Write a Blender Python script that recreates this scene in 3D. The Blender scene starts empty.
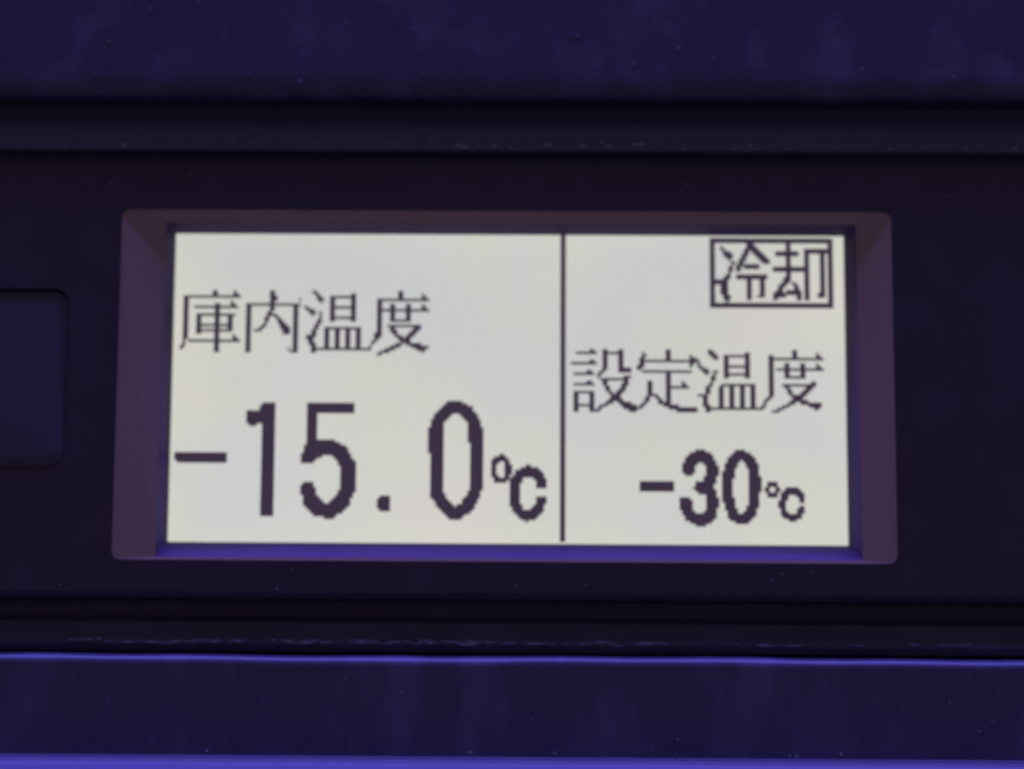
import bpy, bmesh, math, random
from mathutils import Matrix, Vector

# ---------------------------------------------------------------- camera, world, lamps, exposure
sc = bpy.context.scene
U = 1e-4                      # every layout number below is in tenths of a millimetre
col = sc.collection

cam_d = bpy.data.cameras.new('camera')
cam = bpy.data.objects.new('camera', cam_d)
col.objects.link(cam)
MR = ((0.9999608, -0.0073172, -0.0049845),      # columns: right, forward, up
      (0.0068293, 0.9957618, -0.0917155),
      (0.0056345, 0.0916778, 0.9957728))
rot = Matrix(((MR[0][0], MR[0][2], -MR[0][1]),
              (MR[1][0], MR[1][2], -MR[1][1]),
              (MR[2][0], MR[2][2], -MR[2][1])))
cam.matrix_world = Matrix.Translation(Vector((10.244, -1394.067, -128.349)) * U) @ rot.to_4x4()
cam_d.sensor_width = 36.0
cam_d.lens = 36.0 * 1400 / 1024
cam_d.clip_start = 0.005
cam_d.clip_end = 20.0
cam_d.dof.use_dof = True
cam_d.dof.focus_distance = 0.1312               # the shot is slightly front-focused
cam_d.dof.aperture_fstop = 9.5
sc.camera = cam

w = bpy.data.worlds.new('World')
sc.world = w
w.use_nodes = True
wb = w.node_tree.nodes['Background']
wb.inputs[0].default_value = (0.34, 0.25, 0.52, 1)
wb.inputs[1].default_value = 0.30

def lamp(name, loc, target, size, size_y, power, color):
    d = bpy.data.lights.new(name, 'AREA')
    d.shape = 'RECTANGLE'
    d.size, d.size_y = size, size_y
    d.energy = power
    d.color = color
    o = bpy.data.objects.new(name, d)
    col.objects.link(o)
    o.location = loc
    o.rotation_euler = (Vector(target) - Vector(loc)).to_track_quat('-Z', 'Y').to_euler()
    return o
lamp('ceiling_tube', (0.0, -0.030, 0.42), (0, 0, -0.02), 0.60, 0.03, 5.0, (0.20, 0.16, 1.0))

sc.view_settings.view_transform = 'Standard'
sc.view_settings.look = 'None'
sc.view_settings.exposure = 0
sc.view_settings.gamma = 1
sc.cycles.max_bounces = 8
sc.cycles.filter_width = 2.2

# ---------------------------------------------------------------- materials
def new_mat(name):
    m = bpy.data.materials.new(name)
    m.use_nodes = True
    return m, m.node_tree.nodes, m.node_tree.links, m.node_tree.nodes['Principled BSDF']

def plastic(name, color, rough, dirt=(0.10, 0.10, 0.13), dirt_amount=0.25, stretch=(1, 1, 1), bump=0.15, spec=0.5):
    m, n, l, b = new_mat(name)
    tc = n.new('ShaderNodeTexCoord')
    mp = n.new('ShaderNodeMapping'); mp.inputs['Scale'].default_value = stretch
    l.new(tc.outputs['Object'], mp.inputs[0])
    # broad smears of dust
    a = n.new('ShaderNodeTexNoise'); a.inputs['Scale'].default_value = 170; a.inputs['Detail'].default_value = 6
    l.new(mp.outputs[0], a.inputs['Vector'])
    ar = n.new('ShaderNodeMapRange'); ar.inputs[1].default_value = 0.48; ar.inputs[2].default_value = 0.78
    l.new(a.outputs[0], ar.inputs[0])
    # fine grains
    f = n.new('ShaderNodeTexNoise'); f.inputs['Scale'].default_value = 900; f.inputs['Detail'].default_value = 3
    l.new(mp.outputs[0], f.inputs['Vector'])
    fr = n.new('ShaderNodeMapRange'); fr.inputs[1].default_value = 0.60; fr.inputs[2].default_value = 0.80
    l.new(f.outputs[0], fr.inputs[0])
    ad = n.new('ShaderNodeMath'); ad.operation = 'MULTIPLY_ADD'
    l.new(fr.outputs[0], ad.inputs[0]); ad.inputs[1].default_value = 0.6; l.new(ar.outputs[0], ad.inputs[2])
    mu = n.new('ShaderNodeMath'); mu.operation = 'MULTIPLY'; mu.use_clamp = True
    l.new(ad.outputs[0], mu.inputs[0]); mu.inputs[1].default_value = dirt_amount
    mx = n.new('ShaderNodeMix'); mx.data_type = 'RGBA'
    mx.inputs['A'].default_value = (*color, 1); mx.inputs['B'].default_value = (*dirt, 1)
    l.new(mu.outputs[0], mx.inputs['Factor'])
    l.new(mx.outputs['Result'], b.inputs['Base Color'])
    rr = n.new('ShaderNodeMapRange'); rr.inputs[3].default_value = rough; rr.inputs[4].default_value = min(1, rough + 0.25)
    l.new(mu.outputs[0], rr.inputs[0]); l.new(rr.outputs[0], b.inputs['Roughness'])
    b.inputs['Specular IOR Level'].default_value = spec
    g = n.new('ShaderNodeTexNoise'); g.inputs['Scale'].default_value = 2600; g.inputs['Detail'].default_value = 2
    l.new(tc.outputs['Object'], g.inputs['Vector'])
    bp = n.new('ShaderNodeBump'); bp.inputs['Strength'].default_value = bump; bp.inputs['Distance'].default_value = 0.00004
    l.new(g.outputs[0], bp.inputs['Height']); l.new(bp.outputs[0], b.inputs['Normal'])
    return m

M_NAVY = plastic('navy_plastic', (0.039, 0.041, 0.078), 0.42, dirt=(0.15, 0.15, 0.23), dirt_amount=0.4)
M_RAIL = plastic('rail_plastic', (0.050, 0.046, 0.082), 0.35, dirt=(0.16, 0.15, 0.24), dirt_amount=0.45, stretch=(1, 1, 0.3))
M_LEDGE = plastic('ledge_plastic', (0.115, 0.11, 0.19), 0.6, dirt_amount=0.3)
M_FACE = plastic('face_plastic', (0.046, 0.038, 0.046), 0.45, dirt_amount=0.12, spec=0.3)
M_LIP = plastic('lip_plastic', (0.055, 0.050, 0.064), 0.5, dirt_amount=0.4, stretch=(0.5, 1, 1), spec=0.3)
M_STRIP = plastic('strip_plastic', (0.080, 0.080, 0.120), 0.5, dirt_amount=0.5, stretch=(0.5, 1, 1), spec=0.3)
M_BEZEL = plastic('bezel_plastic', (0.32, 0.235, 0.178), 0.6, dirt_amount=0.10, spec=0.4)
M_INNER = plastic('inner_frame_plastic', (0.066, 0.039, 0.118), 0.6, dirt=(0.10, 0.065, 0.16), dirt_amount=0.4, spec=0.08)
M_KEY = plastic('key_plastic', (0.050, 0.046, 0.064), 0.45, dirt_amount=0.15)
M_DARK = plastic('dark_plastic', (0.03, 0.027, 0.035), 0.7, dirt_amount=0.05, spec=0.2)

def lcd_material():
    """Backlit LCD glass: white backlight, a faint dot grid and a slight uneven tint of the diffuser."""
    m, n, l, b = new_mat('lcd_backlight')
    tc = n.new('ShaderNodeTexCoord')
    sep = n.new('ShaderNodeSeparateXYZ'); l.new(tc.outputs['Object'], sep.inputs[0])
    def math_(op, a, bb=None, cc=None):
        q = n.new('ShaderNodeMath'); q.operation = op
        for i, v in enumerate((a, bb, cc)):
            if v is None: continue
            if isinstance(v, (int, float)): q.inputs[i].default_value = v
            else: l.new(v, q.inputs[i])
        return q.outputs[0]
    def gridline(axis, period, width):
        s = math_('MULTIPLY', sep.outputs[axis], 1 / (period * U))
        fr = math_('FRACT', math_('ADD', s, 1000.0))
        d = math_('ABSOLUTE', math_('SUBTRACT', fr, 0.5))
        return math_('GREATER_THAN', d, 0.5 - width / 2)
    gx, gz = gridline('X', 2.7, 0.22), gridline('Z', 2.7, 0.18)
    coarse = gridline('X', 8.1, 0.36)                         # every third column line is stronger
    grid = math_('MAXIMUM', gx, gz)
    dim = math_('SUBTRACT', 1.0, math_('MULTIPLY', grid, 0.09))
    dim = math_('SUBTRACT', dim, math_('MULTIPLY', coarse, 0.02))
    # uneven diffuser
    t1 = n.new('ShaderNodeTexNoise'); t1.inputs['Scale'].default_value = 70; t1.inputs['Detail'].default_value = 4
    l.new(tc.outputs['Object'], t1.inputs['Vector'])
    cr = n.new('ShaderNodeValToRGB')
    e = cr.color_ramp.elements
    e[0].position = 0.30; e[0].color = (0.575, 0.605, 0.590, 1)
    e[1].position = 0.70; e[1].color = (0.625, 0.605, 0.575, 1)
    k = e.new(0.44); k.color = (0.600, 0.595, 0.590, 1)
    k = e.new(0.58); k.color = (0.605, 0.615, 0.560, 1)
    l.new(t1.outputs[0], cr.inputs[0])
    t2 = n.new('ShaderNodeTexNoise'); t2.inputs['Scale'].default_value = 28
    l.new(tc.outputs['Object'], t2.inputs['Vector'])
    lv = n.new('ShaderNodeMapRange'); lv.inputs[1].default_value = 0.3; lv.inputs[2].default_value = 0.7
    lv.inputs[3].default_value = 1.0; lv.inputs[4].default_value = 1.08
    l.new(t2.outputs[0], lv.inputs[0])
    dim = math_('MULTIPLY', dim, lv.outputs[0])
    # the edge-lit backlight is a little warmer and stronger along its rim
    ex = math_('DIVIDE', math_('ABSOLUTE', math_('ADD', sep.outputs['X'], 4.0 * U)), 345.0 * U)
    ez = math_('DIVIDE', math_('ABSOLUTE', sep.outputs['Z']), 159.0 * U)
    rim = n.new('ShaderNodeMapRange'); rim.inputs[1].default_value = 0.84; rim.inputs[2].default_value = 1.0
    l.new(math_('MAXIMUM', ex, ez), rim.inputs[0])
    wm = n.new('ShaderNodeMix'); wm.data_type = 'RGBA'; wm.blend_type = 'MULTIPLY'
    l.new(math_('MULTIPLY', rim.outputs[0], 0.9), wm.inputs['Factor'])
    l.new(cr.outputs[0], wm.inputs['A']); wm.inputs['B'].default_value = (1.035, 1.045, 0.985, 1)
    l.new(wm.outputs['Result'], b.inputs['Emission Color'])
    l.new(dim, b.inputs['Emission Strength'])
    b.inputs['Base Color'].default_value = (0.05, 0.05, 0.05, 1)
    b.inputs['Roughness'].default_value = 0.4
    b.inputs['Specular IOR Level'].default_value = 0.2
    return m
M_LCD = lcd_material()

def dot_material(name, color):
    """A darkened LCD dot: it lets a little of the backlight through."""
    m, n, l, b = new_mat(name)
    b.inputs['Base Color'].default_value = (0.02, 0.018, 0.022, 1)
    b.inputs['Roughness'].default_value = 0.5
    b.inputs['Specular IOR Level'].default_value = 0.15
    b.inputs['Emission Color'].default_value = (*color, 1)
    b.inputs['Emission Strength'].default_value = 1.0
    return m
M_DOT = dot_material('lcd_dark_dots', (0.042, 0.028, 0.052))

def dust_material():
    m, n, l, b = new_mat('dust_lint')
    b.inputs['Base Color'].default_value = (0.28, 0.28, 0.33, 1)
    b.inputs['Roughness'].default_value = 1.0
    b.inputs['Specular IOR Level'].default_value = 0.0
    return m
M_DUST = dust_material()

# ---------------------------------------------------------------- mesh helpers
def obj(name, bm, mat, parent=None, smooth=False):
    for v in bm.verts: v.co *= U
    bmesh.ops.recalc_face_normals(bm, faces=bm.faces)
    me = bpy.data.meshes.new(name)
    bm.to_mesh(me); bm.free()
    me.materials.append(mat)
    if smooth:
        for p in me.polygons: p.use_smooth = True
    o = bpy.data.objects.new(name, me)
    col.objects.link(o)
    if parent: o.parent = parent
    return o

def tag(o, label=None, cat=None, group=None, kind=None):
    for k, v in (('label', label), ('category', cat), ('group', group), ('kind', kind)):
        if v: o[k] = v
    return o

def empty(name, loc):
    o = bpy.data.objects.new(name, None)
    o.empty_display_size = 0.005
    o.location = Vector(loc) * U
    col.objects.link(o)
    return o

def arc(cy, cz, r, a0, a1, n=6):
    return [(cy + r * math.cos(math.radians(a0 + (a1 - a0) * i / n)), cz + r * math.sin(math.radians(a0 + (a1 - a0) * i / n))) for i in range(n + 1)]

def extrude_profile(pts, x0, x1, step=None, wob=None):
    """Closed (y, z) profile swept along X."""
    bm = bmesh.new()
    n = 1 if not step else max(1, int((x1 - x0) / step))
    rings = []
    for i in range(n + 1):
        x = x0 + (x1 - x0) * i / n
        rings.append([bm.verts.new((x, y, z + (wob(x, y, z) if wob else 0))) for y, z in pts])
    for a, b in zip(rings, rings[1:]):
        for k in range(len(pts)):
            bm.faces.new((a[k], a[(k + 1) % len(pts)], b[(k + 1) % len(pts)], b[k]))
    bm.faces.new(rings[0]); bm.faces.new(rings[-1])
    return bm

def rrect(x0, x1, z0, z1, r, seg=5, bow=0.0):
    """Rounded rectangle as (x, z) points, anticlockwise from the lower left corner."""
    pts = []
    for cx, cz, a0 in ((x0 + r, z0 + r, 180), (x1 - r, z0 + r, 270), (x1 - r, z1 - r, 0), (x0 + r, z1 - r, 90)):
        for i in range(seg + 1):
            a = math.radians(a0 + 90 * i / seg)
            pts.append((cx + r * math.cos(a), cz + r * math.sin(a)))
    return pts

def loop(bm, pts, y):
    return [bm.verts.new((x, y, z)) for x, z in pts]

def bridge(bm, a, b):
    n = len(a)
    for k in range(n):
        bm.faces.new((a[k], a[(k + 1) % n], b[(k + 1) % n], b[k]))

# ---------------------------------------------------------------- the panel's surroundings
XL, XR = -1000, 1000

wall = obj('back_wall', extrude_profile([(70, -800), (90, -800), (90, 800), (70, 800)], XL - 100, XR + 100), M_DARK)
tag(wall, kind='structure')

# cover panel above: flat front, lower edge rolled back into the groove
prof = [(60, 700), (-10, 700)] + arc(170, 315.0, 180, 180, 184.6, 14) + arc(0.54, 301.4, 10.0, 184.8, 270, 18) + [(60, 293.0)]
cover = obj('cover_panel', extrude_profile(prof, XL, XR), M_NAVY)
tag(cover, 'dusty dark navy cover panel along the top, above the black groove', 'cover panel')

# rail below: narrow rounded upper edge that catches the light
prof = [(60, -362.5), (60, -268.6)] + arc(-4, -276.6, 8, 90, 180, 8) + [(-12, -362.5)]
rail = obj('trim_rail', extrude_profile(prof, XL, XR, 25, lambda x, y, z: 0.5 * math.sin(x * 0.011) + 0.35 * math.sin(x * 0.037) if z > -300 else 0), M_RAIL)
tag(rail, 'navy trim rail below the display with a thin blue lit upper edge', 'trim rail')

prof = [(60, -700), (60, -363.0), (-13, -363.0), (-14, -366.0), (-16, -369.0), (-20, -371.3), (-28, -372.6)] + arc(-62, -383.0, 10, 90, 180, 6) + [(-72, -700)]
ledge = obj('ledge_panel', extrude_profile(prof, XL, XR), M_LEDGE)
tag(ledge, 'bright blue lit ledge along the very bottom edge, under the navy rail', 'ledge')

# ---------------------------------------------------------------- control panel
panel = empty('control_panel', (0, 60, -215))
tag(panel, 'black control panel with a backlit temperature display in a recessed frame', 'control panel')
ORG = Vector((0, 60, -215)) * U
def part(name, bm, mat, parent=panel, smooth=False):
    o = obj(name, bm, mat, None, smooth)
    if parent is panel:
        o.parent = panel
        o.matrix_parent_inverse = Matrix.Translation(-ORG)
    else:
        o.parent = parent
    return o

# face plate with two openings (display, push button); triangle_fill cuts the holes
HX0, HX1, HZ0, HZ1 = -396.8, 382.5, -176.5, 177.2
BX0, BX1, BZ0, BZ1 = -640.0, -447.0, -85.0, 92.0
bm = bmesh.new()
def ring_edges(vs): return [bm.edges.new((vs[i], vs[(i + 1) % len(vs)])) for i in range(len(vs))]
outer = loop(bm, [(XL, -207), (XR, -207), (XR, 224), (XL, 224)], 0)
hole = loop(bm, rrect(HX0, HX1, HZ0, HZ1, 9, 6), 0)
key = loop(bm, rrect(BX0 - 0.4, BX1 + 0.4, BZ0 - 0.4, BZ1 + 3.0, 16, 6), 0)
edges = ring_edges(outer) + ring_edges(hole) + ring_edges(key)
bmesh.ops.triangle_fill(bm, use_beauty=True, use_dissolve=False, edges=edges)
kb = loop(bm, rrect(BX0 - 0.4, BX1 + 0.4, BZ0 - 0.4, BZ1 + 3.0, 16, 6), 14); bridge(bm, key, kb)
hb = loop(bm, rrect(HX0, HX1, HZ0, HZ1, 9, 6), 4); bridge(bm, hole, hb)
o1 = loop(bm, [(XL, -214), (XR, -214), (XR, 225), (XL, 225)], 7); bridge(bm, outer, o1)
o2 = loop(bm, [(XL, -215), (XR, -215), (XR, 225), (XL, 225)], 50); bridge(bm, o1, o2)
bm.faces.new(kb)
part('face_plate', bm, M_FACE)

# moulded strips above and below the face plate, each tilted back into its groove
prof = [(50, 226.5), (20, 226.5), (20, 237), (0, 238.5), (-1, 246), (2, 260), (9, 270), (15, 273.5), (30, 274), (30, 292), (50, 292)]
o = part('trim_strip', extrude_profile(prof, XL, XR), M_STRIP)
o['label'] = 'dusty strip above the display'
prof = [(50, -217), (26, -217), (24, -233), (7, -237), (5, -243), (4, -258), (7, -262), (9, -266), (50, -266)]
o = part('trim_strip', extrude_profile(prof, XL, XR), M_LIP)
o['label'] = 'narrow strip below the display'

# display bezel: sloped facets, then steep inner walls down to the glass
bm = bmesh.new()
seg = 4
a0 = loop(bm, rrect(HX0 + .6, HX1 - .6, HZ0 + .6, HZ1 - .6, 8.5, seg), 0.5)
a1 = loop(bm, rrect(-352.6, 347.2, -172.8, 164.2, 1.5, seg), 6)
for q in a1:
    if q.co.z < 0: q.co.y = 1.2                 # the lower slope is almost flush
bridge(bm, a0, a1)
b0 = loop(bm, rrect(HX0 + .6, HX1 - .6, HZ0 + .6, HZ1 - .6, 8.5, seg), 48)
a2 = loop(bm, rrect(-356.5, 351.0, -173.0, 168.0, 1.5, seg), 48)
bridge(bm, a0, b0); bridge(bm, a1, a2); bridge(bm, b0, a2)
bezel = part('display_bezel', bm, M_BEZEL)
bm = bmesh.new()
d1 = loop(bm, rrect(-352.4, 347.0, -172.6, 164.0, 1.5, seg), 6.2)
for q in d1:
    if q.co.z < 0: q.co.y = 1.4
c2 = loop(bm, rrect(-349.3, 341.2, -159.0, 158.6, 1.0, seg), 34.5)
c3 = loop(bm, rrect(-356.5, 351.0, -172.8, 168.0, 1.5, seg), 34.5)
c2 = loop(bm, rrect(-349.3, 341.2, -159.0, 158.6, 1.0, seg), 34.5)
c3 = loop(bm, rrect(-356.5, 351.0, -172.8, 168.0, 1.5, seg), 34.5)
bridge(bm, d1, c2); bridge(bm, c2, c3); bridge(bm, c3, d1)
part('inner_frame', bm, M_INNER, bezel)

# push button at the left, cut by the picture's edge: domed top with rounded corners
bm = bmesh.new()
def tilted(inset, r, y):
    vs = loop(bm, rrect(BX0 + inset, BX1 - inset, BZ0 + inset, BZ1 - inset, r, 6), y)
    for q in vs: q.co.y += 3.0 * (q.co.z - BZ0) / (BZ1 - BZ0)     # pressed in a little along its upper edge
    return vs
r0, r1, r2, r3, r4 = tilted(0, 16, 9), tilted(0, 16, 1.0), tilted(1.2, 15, 0), tilted(10, 10, -1.6), tilted(40, 5, -2.2)
bridge(bm, r0, r1); bridge(bm, r1, r2); bridge(bm, r2, r3); bridge(bm, r3, r4); bm.faces.new(r4); bm.faces.new(r0)
part('push_button', bm, M_KEY)

# ---------------------------------------------------------------- LCD: 256 dot columns, 2.7 units apart
LX, LZ, PITCH, LY = -349.6, 159.0, 2.7, 35.0
bm = bmesh.new()
f0 = loop(bm, [(-356, -168), (350.5, -168), (350.5, 167.5), (-356, 167.5)], LY)
f1 = loop(bm, [(-356, -168), (350.5, -168), (350.5, 167.5), (-356, 167.5)], LY + 12)
bridge(bm, f0, f1); bm.faces.new(f0); bm.faces.new(f1)
lcd = part('lcd_screen', bm, M_LCD)

def dots(name, cells, label=None):
    """Darkened dots as one shallow sheet with real thickness, all cells of one character."""
    bm = bmesh.new()
    vs = {}
    def v(c, r):
        if (c, r) not in vs: vs[c, r] = bm.verts.new((LX + PITCH * (c - 0.3), LY - 0.15, LZ - PITCH * r))
        return vs[c, r]
    for c, r in cells:
        bm.faces.new((v(c, r), v(c, r + 1), v(c + 1, r + 1), v(c + 1, r)))
    res = bmesh.ops.extrude_face_region(bm, geom=bm.faces[:])
    for e in res['geom']:
        if isinstance(e, bmesh.types.BMVert): e.co.y -= 0.35
    o = part(name, bm, M_DOT, lcd)
    if label: o['label'] = label
    return o

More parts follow.
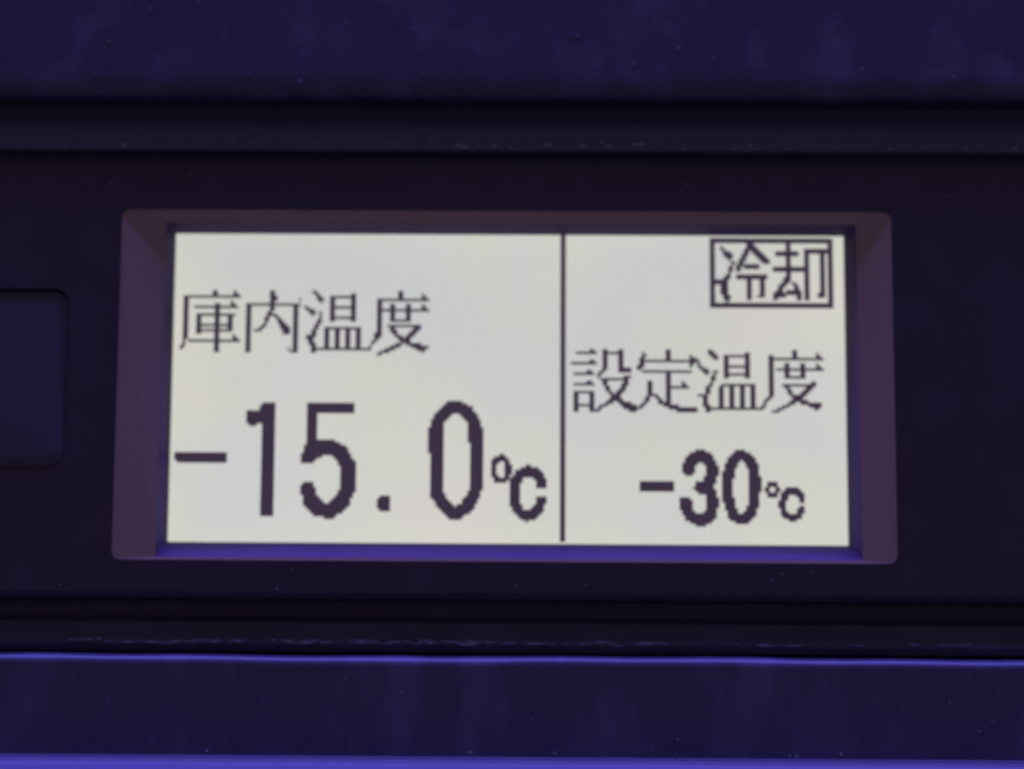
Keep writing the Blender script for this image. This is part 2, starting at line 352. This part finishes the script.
# lit dots of each character as runs: (row, first column, last column)
GLYPHS = {
    'ko': (
        (22, 15, 16), (22, 23, 23), (23, 15, 16), (23, 23, 24), (24, 4, 25), (25, 4, 5), (26, 4, 5), (26, 22, 22),
        (27, 4, 5), (27, 16, 17), (27, 22, 23), (28, 4, 5), (28, 8, 24), (29, 4, 5), (29, 16, 17), (30, 4, 5),
        (30, 16, 17), (31, 4, 5), (31, 9, 23), (32, 4, 5), (32, 9, 10), (32, 16, 17), (32, 21, 22), (33, 4, 5),
        (33, 9, 10), (33, 16, 17), (33, 21, 22), (34, 4, 5), (34, 9, 10), (34, 16, 17), (34, 21, 22), (35, 4, 5),
        (35, 9, 22), (36, 4, 5), (36, 9, 10), (36, 16, 17), (36, 21, 22), (37, 4, 5), (37, 9, 22), (38, 4, 5),
        (38, 9, 10), (38, 16, 17), (39, 4, 5), (39, 16, 17), (39, 23, 23), (40, 4, 5), (40, 16, 17), (40, 23, 24),
        (41, 4, 4), (41, 6, 25), (42, 4, 4), (42, 16, 17), (43, 3, 4), (43, 16, 17), (44, 3, 3), (44, 16, 17),
        (45, 16, 17),
    ),
    'uchi': (
        (22, 37, 38), (23, 37, 38), (24, 37, 39), (25, 37, 39), (25, 48, 48), (26, 37, 38), (27, 28, 48), (28, 28, 29),
        (28, 37, 38), (28, 46, 47), (29, 28, 29), (29, 37, 38), (29, 46, 47), (30, 28, 29), (30, 36, 37), (30, 46, 47),
        (31, 28, 29), (31, 36, 39), (31, 46, 47), (32, 28, 29), (32, 35, 36), (32, 39, 40), (32, 46, 47), (33, 28, 29),
        (33, 35, 36), (33, 40, 41), (33, 46, 47), (34, 28, 29), (34, 35, 35), (34, 40, 42), (34, 46, 47), (35, 28, 29),
        (35, 34, 35), (35, 41, 43), (35, 46, 47), (36, 28, 29), (36, 33, 34), (36, 41, 44), (36, 46, 47), (37, 28, 29),
        (37, 31, 33), (37, 42, 44), (37, 46, 47), (38, 28, 29), (38, 42, 44), (38, 46, 47), (39, 28, 29), (39, 46, 47),
        (40, 28, 29), (40, 46, 47), (41, 28, 29), (41, 46, 47), (42, 28, 29), (42, 46, 47), (43, 28, 29), (43, 46, 47),
        (44, 28, 29), (44, 44, 44), (44, 46, 47), (45, 28, 29), (45, 45, 47),
    ),
    'on': (
        (22, 53, 54), (23, 54, 55), (23, 68, 69), (24, 55, 56), (24, 60, 69), (25, 55, 57), (25, 60, 61), (25, 68, 69),
        (26, 56, 56), (26, 60, 61), (26, 68, 69), (27, 60, 61), (27, 68, 69), (28, 50, 51), (28, 60, 69), (29, 51, 53),
        (29, 60, 61), (29, 68, 69), (30, 52, 54), (30, 56, 56), (30, 60, 61), (30, 68, 69), (31, 53, 53), (31, 56, 56),
        (31, 60, 61), (31, 68, 69), (32, 56, 56), (32, 60, 69), (33, 55, 56), (33, 60, 61), (33, 68, 69), (34, 55, 56),
        (35, 54, 55), (36, 54, 55), (36, 58, 71), (37, 53, 54), (37, 58, 59), (37, 62, 63), (37, 66, 67), (37, 70, 71),
        (38, 53, 54), (38, 58, 59), (38, 62, 63), (38, 66, 67), (38, 70, 71), (39, 51, 54), (39, 58, 59), (39, 62, 63),
        (39, 66, 67), (39, 70, 71), (40, 51, 53), (40, 58, 59), (40, 62, 63), (40, 66, 67), (40, 70, 71), (41, 52, 53),
        (41, 58, 59), (41, 62, 63), (41, 66, 67), (41, 70, 71), (42, 52, 54), (42, 58, 59), (42, 62, 63), (42, 66, 67),
        (42, 70, 71), (43, 53, 54), (43, 58, 59), (43, 62, 63), (43, 66, 67), (43, 70, 71), (44, 53, 74), (45, 53, 54),
    ),
    'do': (
        (22, 86, 87), (23, 86, 87), (23, 95, 95), (24, 86, 87), (24, 95, 96), (25, 78, 97), (26, 78, 79), (27, 78, 79),
        (27, 83, 84), (27, 89, 90), (27, 95, 95), (28, 78, 79), (28, 83, 84), (28, 89, 90), (28, 95, 96), (29, 78, 97),
        (30, 78, 79), (30, 83, 84), (30, 89, 90), (31, 78, 79), (31, 83, 84), (31, 89, 90), (32, 78, 79), (32, 83, 84),
        (32, 89, 90), (33, 78, 79), (33, 83, 90), (34, 78, 79), (35, 78, 79), (35, 82, 94), (36, 78, 79), (36, 83, 84),
        (36, 92, 94), (37, 78, 79), (37, 83, 85), (37, 91, 93), (38, 77, 79), (38, 84, 85), (38, 90, 92), (39, 77, 79),
        (39, 85, 87), (39, 89, 91), (40, 77, 78), (40, 86, 90), (41, 76, 77), (41, 87, 90), (42, 76, 76), (42, 85, 87),
        (42, 89, 94), (43, 75, 75), (43, 83, 86), (43, 91, 97), (44, 74, 75), (44, 81, 84), (44, 93, 96), (45, 79, 82),
        (45, 95, 95), (46, 78, 79),
    ),
    'on2': (
        (44, 204, 205), (45, 204, 206), (45, 218, 219), (46, 205, 207), (46, 210, 219), (47, 206, 207), (47, 210, 211), (47, 218, 219),
        (48, 210, 211), (48, 218, 219), (49, 200, 200), (49, 210, 211), (49, 218, 219), (50, 200, 201), (50, 210, 219), (51, 201, 203),
        (51, 210, 211), (51, 218, 219), (52, 202, 204), (52, 206, 207), (52, 210, 211), (52, 218, 219), (53, 203, 203), (53, 206, 206),
        (53, 210, 219), (54, 205, 206), (54, 210, 211), (54, 218, 219), (55, 205, 206), (56, 205, 205), (57, 204, 205), (57, 209, 221),
        (58, 203, 204), (58, 208, 209), (58, 212, 213), (58, 216, 217), (58, 220, 221), (59, 203, 204), (59, 208, 209), (59, 212, 213),
        (59, 216, 217), (59, 220, 221), (60, 203, 204), (60, 208, 209), (60, 212, 213), (60, 216, 217), (60, 220, 221), (61, 200, 203),
        (61, 208, 209), (61, 212, 213), (61, 216, 217), (61, 220, 221), (62, 202, 203), (62, 208, 209), (62, 212, 213), (62, 216, 217),
        (62, 220, 221), (63, 202, 203), (63, 208, 209), (63, 212, 213), (63, 216, 217), (63, 220, 221), (64, 202, 203), (64, 208, 209),
        (64, 212, 213), (64, 216, 217), (64, 220, 221), (65, 202, 204), (65, 208, 209), (65, 212, 213), (65, 216, 217), (65, 220, 221),
        (66, 203, 224), (67, 203, 204),
    ),
    'do2': (
        (44, 236, 237), (45, 236, 237), (45, 245, 245), (46, 227, 228), (46, 236, 237), (46, 245, 246), (47, 227, 247), (48, 227, 228),
        (49, 227, 228), (49, 233, 234), (49, 239, 240), (49, 245, 245), (50, 227, 228), (50, 233, 234), (50, 239, 240), (50, 245, 246),
        (51, 227, 228), (51, 230, 247), (52, 227, 228), (52, 233, 234), (52, 239, 240), (53, 227, 228), (53, 233, 234), (53, 239, 240),
        (54, 227, 228), (54, 233, 240), (55, 227, 228), (56, 227, 228), (56, 243, 244), (57, 227, 228), (57, 232, 244), (58, 227, 228),
        (58, 233, 234), (58, 241, 243), (59, 227, 228), (59, 234, 235), (59, 240, 242), (60, 227, 228), (60, 234, 235), (60, 239, 241),
        (61, 227, 228), (61, 235, 240), (62, 226, 227), (62, 236, 239), (63, 225, 226), (63, 235, 241), (64, 225, 225), (64, 234, 236),
        (64, 239, 246), (65, 224, 225), (65, 232, 234), (65, 242, 246), (66, 224, 224), (66, 230, 232), (66, 244, 245), (67, 228, 230),
    ),
    'setsu': (
        (44, 159, 160), (44, 164, 165), (44, 170, 171), (45, 154, 161), (45, 164, 171), (46, 164, 165), (46, 170, 171), (47, 164, 165),
        (47, 170, 171), (48, 159, 160), (48, 164, 165), (48, 170, 171), (49, 152, 161), (49, 164, 165), (49, 170, 171), (50, 164, 165),
        (50, 170, 171), (51, 164, 165), (51, 170, 174), (52, 158, 159), (52, 163, 164), (52, 170, 174), (53, 153, 160), (53, 162, 163),
        (54, 162, 162), (54, 172, 174), (55, 163, 173), (56, 158, 159), (56, 164, 165), (56, 172, 173), (57, 153, 160), (57, 164, 165),
        (57, 171, 173), (58, 165, 166), (58, 171, 172), (59, 165, 166), (59, 170, 172), (60, 153, 160), (60, 166, 167), (60, 169, 171),
        (61, 153, 154), (61, 159, 160), (61, 167, 170), (62, 153, 154), (62, 159, 160), (62, 167, 170), (63, 153, 154), (63, 159, 160),
        (63, 166, 171), (64, 153, 154), (64, 159, 160), (64, 165, 167), (64, 170, 174), (65, 153, 160), (65, 163, 165), (65, 171, 176),
        (66, 153, 154), (66, 159, 160), (66, 162, 163), (66, 172, 176), (67, 153, 154), (67, 159, 162), (67, 174, 176),
    ),
    'tei': (
        (44, 188, 189), (45, 179, 179), (45, 188, 189), (46, 179, 180), (46, 188, 189), (46, 197, 197), (47, 178, 179), (47, 188, 189),
        (47, 197, 199), (48, 178, 200), (49, 178, 179), (49, 197, 198), (50, 177, 179), (50, 197, 197), (51, 177, 178), (52, 179, 197),
        (53, 188, 189), (54, 188, 189), (55, 188, 189), (56, 181, 182), (56, 188, 189), (56, 194, 194), (57, 181, 182), (57, 188, 189),
        (57, 194, 195), (58, 181, 182), (58, 188, 196), (59, 181, 182), (59, 188, 189), (60, 181, 182), (60, 188, 189), (61, 181, 184),
        (61, 188, 189), (62, 180, 181), (62, 184, 185), (62, 188, 189), (63, 180, 181), (63, 185, 186), (63, 188, 189), (64, 179, 180),
        (64, 185, 189), (65, 178, 179), (65, 187, 192), (66, 177, 178), (66, 189, 199), (67, 176, 176), (67, 192, 199),
    ),
    'rei': (
        (3, 219, 221), (4, 209, 209), (4, 219, 222), (5, 209, 210), (5, 218, 223), (6, 210, 212), (6, 218, 219), (6, 221, 224),
        (7, 210, 213), (7, 217, 219), (7, 222, 225), (8, 211, 213), (8, 217, 218), (8, 223, 226), (9, 212, 212), (9, 216, 218),
        (9, 224, 227), (10, 213, 214), (10, 216, 217), (10, 225, 227), (11, 213, 213), (11, 215, 223), (12, 212, 213), (12, 215, 216),
        (12, 218, 223), (13, 212, 213), (13, 215, 216), (14, 212, 212), (15, 211, 212), (15, 215, 226), (16, 210, 212), (16, 215, 226),
        (17, 206, 211), (17, 219, 220), (17, 224, 225), (18, 207, 211), (18, 219, 220), (18, 224, 225), (19, 209, 211), (19, 219, 220),
        (19, 224, 225), (20, 209, 211), (20, 219, 220), (20, 224, 225), (21, 209, 211), (21, 219, 220), (21, 224, 225), (22, 209, 211),
        (22, 219, 220), (22, 224, 225), (23, 210, 212), (23, 219, 220), (23, 223, 225), (24, 210, 212), (24, 219, 220), (25, 211, 211),
    ),
    'kyaku': (
        (3, 234, 235), (4, 234, 235), (5, 234, 235), (5, 241, 249), (6, 230, 238), (6, 241, 249), (7, 230, 238), (7, 241, 242),
        (7, 247, 248), (8, 234, 235), (8, 241, 242), (8, 247, 248), (9, 234, 235), (9, 241, 242), (9, 247, 248), (10, 234, 235),
        (10, 241, 242), (10, 247, 248), (11, 234, 235), (11, 241, 242), (11, 247, 248), (12, 229, 242), (12, 247, 248), (13, 229, 242),
        (13, 247, 248), (14, 234, 235), (14, 241, 242), (14, 247, 248), (15, 234, 235), (15, 241, 242), (15, 247, 248), (16, 233, 235),
        (16, 241, 242), (16, 247, 248), (17, 233, 235), (17, 241, 242), (17, 247, 248), (18, 232, 234), (18, 236, 237), (18, 241, 242),
        (18, 247, 248), (19, 231, 233), (19, 237, 238), (19, 241, 242), (19, 247, 248), (20, 231, 232), (20, 237, 238), (20, 241, 242),
        (20, 247, 248), (21, 230, 232), (21, 234, 239), (21, 241, 242), (21, 247, 248), (22, 229, 239), (22, 241, 242), (22, 246, 248),
        (23, 229, 233), (23, 238, 239), (23, 241, 242), (23, 246, 248), (24, 229, 230), (24, 238, 239), (24, 241, 242),
    ),
    'minus': (
        (84, 2, 21), (85, 2, 21), (86, 2, 21), (87, 3, 21),
    ),
    'one': (
        (65, 35, 39), (66, 34, 39), (67, 34, 39), (68, 29, 39), (69, 29, 39), (70, 29, 39), (71, 29, 39), (72, 29, 39),
        (73, 30, 32), (73, 35, 39), (74, 35, 39), (75, 35, 39), (76, 35, 39), (77, 35, 39), (78, 35, 39), (79, 35, 39),
        (80, 35, 39), (81, 35, 39), (82, 35, 39), (83, 35, 39), (84, 35, 39), (85, 35, 39), (86, 35, 39), (87, 35, 39),
        (88, 35, 39), (89, 35, 39), (90, 35, 39), (91, 35, 39), (92, 35, 39), (93, 35, 39), (94, 35, 39), (95, 35, 39),
        (96, 35, 39), (97, 35, 39), (98, 35, 39), (99, 35, 39), (100, 35, 39), (101, 35, 39), (102, 35, 39), (103, 35, 39),
        (104, 35, 39), (105, 35, 39), (106, 35, 39), (107, 35, 39),
    ),
    'five': (
        (65, 52, 69), (66, 52, 69), (67, 52, 69), (68, 52, 69), (69, 52, 55), (70, 52, 55), (71, 52, 55), (72, 52, 55),
        (73, 52, 55), (74, 52, 55), (75, 52, 55), (76, 52, 55), (77, 52, 55), (78, 52, 55), (79, 52, 62), (80, 52, 64),
        (81, 51, 66), (82, 51, 67), (83, 51, 67), (84, 50, 68), (85, 50, 57), (85, 62, 68), (86, 50, 55), (86, 63, 69),
        (87, 50, 54), (87, 64, 70), (88, 64, 70), (89, 65, 70), (90, 65, 70), (91, 65, 70), (92, 65, 70), (93, 65, 70),
        (94, 65, 70), (95, 51, 54), (95, 65, 70), (96, 50, 54), (96, 65, 70), (97, 50, 55), (97, 65, 70), (98, 50, 55),
        (98, 64, 70), (99, 50, 55), (99, 64, 69), (100, 51, 56), (100, 63, 69), (101, 51, 57), (101, 62, 68), (102, 51, 58),
        (102, 61, 68), (103, 51, 68), (104, 52, 67), (105, 53, 66), (106, 54, 65), (107, 55, 63), (108, 59, 62),
    ),
    'point': (
        (100, 80, 83), (101, 79, 83), (102, 79, 83), (103, 79, 83), (104, 79, 83), (105, 80, 83),
    ),
    'zero': (
        (64, 105, 110), (65, 104, 112), (66, 103, 114), (67, 102, 114), (68, 101, 115), (69, 100, 106), (69, 110, 116), (70, 100, 105),
        (70, 111, 116), (71, 99, 104), (71, 112, 117), (72, 99, 103), (72, 113, 117), (73, 99, 103), (73, 113, 117), (74, 98, 103),
        (74, 113, 118), (75, 98, 103), (75, 113, 118), (76, 98, 103), (76, 113, 118), (77, 98, 103), (77, 113, 118), (78, 98, 103),
        (78, 113, 118), (79, 98, 103), (79, 113, 118), (80, 98, 103), (80, 114, 118), (81, 98, 103), (81, 114, 118), (82, 98, 103),
        (82, 114, 118), (83, 98, 103), (83, 114, 118), (84, 99, 103), (84, 114, 118), (85, 99, 103), (85, 114, 118), (86, 99, 103),
        (86, 114, 118), (87, 99, 103), (87, 114, 118), (88, 99, 103), (88, 114, 118), (89, 99, 103), (89, 114, 118), (90, 99, 103),
        (90, 114, 118), (91, 99, 103), (91, 114, 118), (92, 99, 103), (92, 114, 118), (93, 99, 103), (93, 114, 118), (94, 99, 103),
        (94, 114, 118), (95, 99, 103), (95, 114, 118), (96, 99, 103), (96, 114, 118), (97, 99, 103), (97, 114, 118), (98, 99, 103),
        (98, 113, 117), (99, 99, 104), (99, 113, 117), (100, 99, 104), (100, 112, 117), (101, 100, 105), (101, 111, 116), (102, 101, 106),
        (102, 111, 116), (103, 101, 107), (103, 109, 115), (104, 102, 115), (105, 103, 114), (106, 104, 113), (107, 105, 111), (108, 106, 110),
    ),
    'deg': (
        (84, 125, 126), (85, 123, 127), (86, 122, 128), (87, 122, 124), (87, 127, 128), (88, 122, 123), (88, 127, 129), (89, 122, 123),
        (89, 127, 129), (90, 122, 123), (90, 127, 129), (91, 122, 123), (91, 127, 129), (92, 122, 124), (92, 127, 128), (93, 123, 128),
        (94, 123, 127),
    ),
    'cee': (
        (88, 135, 136), (89, 133, 139), (90, 131, 140), (91, 131, 141), (92, 130, 141), (93, 129, 133), (93, 138, 142), (94, 129, 133),
        (94, 139, 142), (95, 129, 132), (95, 139, 142), (96, 129, 132), (96, 139, 142), (97, 129, 132), (98, 129, 132), (99, 129, 132),
        (100, 129, 132), (100, 139, 142), (101, 129, 132), (101, 139, 142), (102, 129, 132), (102, 139, 142), (103, 129, 133), (103, 138, 141),
        (104, 130, 133), (104, 137, 141), (105, 130, 141), (106, 131, 140), (107, 132, 139), (108, 133, 138), (109, 135, 135),
    ),
    'minus2': (
        (94, 178, 190), (95, 178, 190), (96, 178, 190), (97, 178, 190),
    ),
    'three': (
        (82, 199, 202), (83, 197, 204), (84, 196, 205), (85, 195, 205), (86, 195, 206), (87, 194, 199), (87, 202, 206), (88, 194, 198),
        (88, 203, 207), (89, 194, 198), (89, 203, 207), (90, 194, 198), (90, 203, 207), (91, 195, 197), (91, 203, 207), (92, 202, 206),
        (93, 202, 206), (94, 199, 206), (95, 199, 205), (96, 198, 205), (97, 199, 206), (98, 200, 206), (99, 203, 206), (100, 193, 196),
        (100, 203, 207), (101, 193, 197), (101, 203, 207), (102, 193, 197), (102, 203, 207), (103, 193, 197), (103, 203, 207), (104, 193, 197),
        (104, 203, 206), (105, 194, 198), (105, 202, 206), (106, 194, 206), (107, 195, 206), (108, 195, 205), (109, 197, 204), (110, 199, 202),
    ),
    'zero2': (
        (82, 214, 217), (83, 213, 219), (84, 212, 220), (85, 211, 221), (86, 211, 215), (86, 217, 221), (87, 210, 214), (87, 218, 222),
        (88, 210, 214), (88, 218, 222), (89, 210, 213), (89, 219, 222), (90, 209, 213), (90, 219, 222), (91, 209, 213), (91, 219, 222),
        (92, 209, 213), (92, 219, 223), (93, 209, 212), (93, 219, 223), (94, 209, 212), (94, 219, 223), (95, 209, 212), (95, 219, 223),
        (96, 209, 212), (96, 219, 223), (97, 209, 212), (97, 219, 223), (98, 209, 212), (98, 219, 222), (99, 209, 212), (99, 219, 222),
        (100, 209, 213), (100, 219, 222), (101, 209, 213), (101, 219, 222), (102, 210, 213), (102, 219, 222), (103, 210, 213), (103, 218, 222),
        (104, 210, 214), (104, 218, 221), (105, 211, 214), (105, 217, 221), (106, 211, 221), (107, 211, 220), (108, 212, 219), (109, 214, 218),
    ),
    'deg2': (
        (94, 226, 229), (95, 226, 229), (96, 225, 226), (96, 229, 230), (97, 225, 226), (97, 229, 230), (98, 226, 229), (99, 226, 229),
    ),
    'cee2': (
        (96, 233, 237), (97, 232, 238), (98, 231, 239), (99, 231, 233), (99, 237, 239), (100, 231, 233), (100, 238, 239), (101, 230, 232),
        (101, 238, 239), (102, 230, 232), (103, 230, 232), (103, 238, 239), (104, 231, 232), (104, 237, 239), (105, 231, 233), (105, 237, 239),
        (106, 231, 238), (107, 232, 238), (108, 234, 236),
    ),
}

def cells_of(key):
    return [(c, row) for row, first, last in GLYPHS[key] for c in range(first, last + 1)]

for key, name, label in (
        ('ko', 'caption_character', 'first character of the left caption'),
        ('uchi', 'caption_character', 'second character of the left caption'),
        ('on', 'caption_character', 'third character of the left caption'),
        ('do', 'caption_character', 'last character of the left caption'),
        ('setsu', 'caption_character', 'first character of the right caption'),
        ('tei', 'caption_character', 'second character of the right caption'),
        ('on2', 'caption_character', 'third character of the right caption'),
        ('do2', 'caption_character', 'last character of the right caption'),
        ('rei', 'indicator_character', 'left character in the boxed indicator'),
        ('kyaku', 'indicator_character', 'right character in the boxed indicator'),
        ('minus', 'minus_sign', 'long minus sign at the left edge'),
        ('one', 'digit', 'large digit 1'),
        ('five', 'digit', 'large digit 5'),
        ('point', 'decimal_point', None),
        ('zero', 'digit', 'large digit 0'),
        ('minus2', 'minus_sign', 'short minus sign of the small reading'),
        ('three', 'digit', 'small digit 3'),
        ('zero2', 'digit', 'small digit 0')):
    dots(name, cells_of(key), label)
dots('celsius_symbol', cells_of('deg') + cells_of('cee'), 'larger degrees celsius sign')
dots('celsius_symbol', cells_of('deg2') + cells_of('cee2'), 'smaller degrees celsius sign')
dots('divider_line', [(c, r) for r in range(0, 117) for c in (148, 149)][:] )
bx = [(c, r) for c in range(205, 252) for r in range(1, 28) if c < 207 or c > 249 or r < 3 or r > 25]
dots('indicator_frame', bx)

# ---------------------------------------------------------------- dust and lint caught on the edges
rnd = random.Random(7)
bm = bmesh.new()
def fleck(x, y, z, lx, lz, ang=0.0):
    n = rnd.randint(5, 7)
    top, bot = [], []
    for i in range(n):
        a = 2 * math.pi * i / n
        rr = rnd.uniform(0.6, 1.1)
        dx, dz = lx * rr * math.cos(a), lz * rr * math.sin(a)
        ca, sa = math.cos(ang), math.sin(ang)
        px, pz = x + dx * ca - dz * sa, z + dx * sa + dz * ca
        top.append(bm.verts.new((px, y - 0.5, pz))); bot.append(bm.verts.new((px, y, pz)))
    bridge(bm, top, bot); bm.faces.new(top); bm.faces.new(bot)
for i in range(26):                                     # cover panel
    fleck(rnd.gauss(-60, 230), -10.05, rnd.uniform(305, 400), rnd.uniform(.6, 2.2), rnd.uniform(.6, 1.8), rnd.uniform(0, 3))
for i in range(60):                                     # strip above the display
    fleck(rnd.uniform(-540, 540), -1.2, rnd.uniform(239, 248), rnd.uniform(.8, 4), rnd.uniform(.5, 1.1), rnd.uniform(-.2, .2))
for x, l in ((-52, 9), (-20, 6), (35, 7), (70, 6), (97, 3), (128, 9), (240, 4), (-395, 4)):
    fleck(x, -1.2, 245 + rnd.uniform(-3, 3), l, 1.6, rnd.uniform(-.1, .1))
for i in range(80):                                     # lint along the strip below
    fleck(rnd.gauss(-120, 210), 3.9, rnd.gauss(-255.5, 1.0), rnd.uniform(3, 16), rnd.uniform(.4, .9), rnd.uniform(-.03, .03))
for i in range(14):                                     # on the rail
    fleck(rnd.uniform(-540, 540), -12.05, rnd.uniform(-360, -285), rnd.uniform(.4, 1.0), rnd.uniform(.5, 1.4), rnd.uniform(-.4, .4))
for x in (-292, -40, 45, 272, 279, 320):   # wisps rising from the ledge
    fleck(x + rnd.uniform(-2, 2), -12.05, -361 + rnd.uniform(0, 3), rnd.uniform(1.5, 4), rnd.uniform(1, 3), rnd.uniform(-.5, .5))
for i in range(16):                                     # on the face plate
    fleck(rnd.uniform(-540, 540), -0.05, rnd.choice((rnd.uniform(-205, -182), rnd.uniform(182, 222))), rnd.uniform(.5, 1.2), rnd.uniform(.5, 1.4), rnd.uniform(0, 3))
tag(obj('dust', bm, M_DUST), kind='stuff')
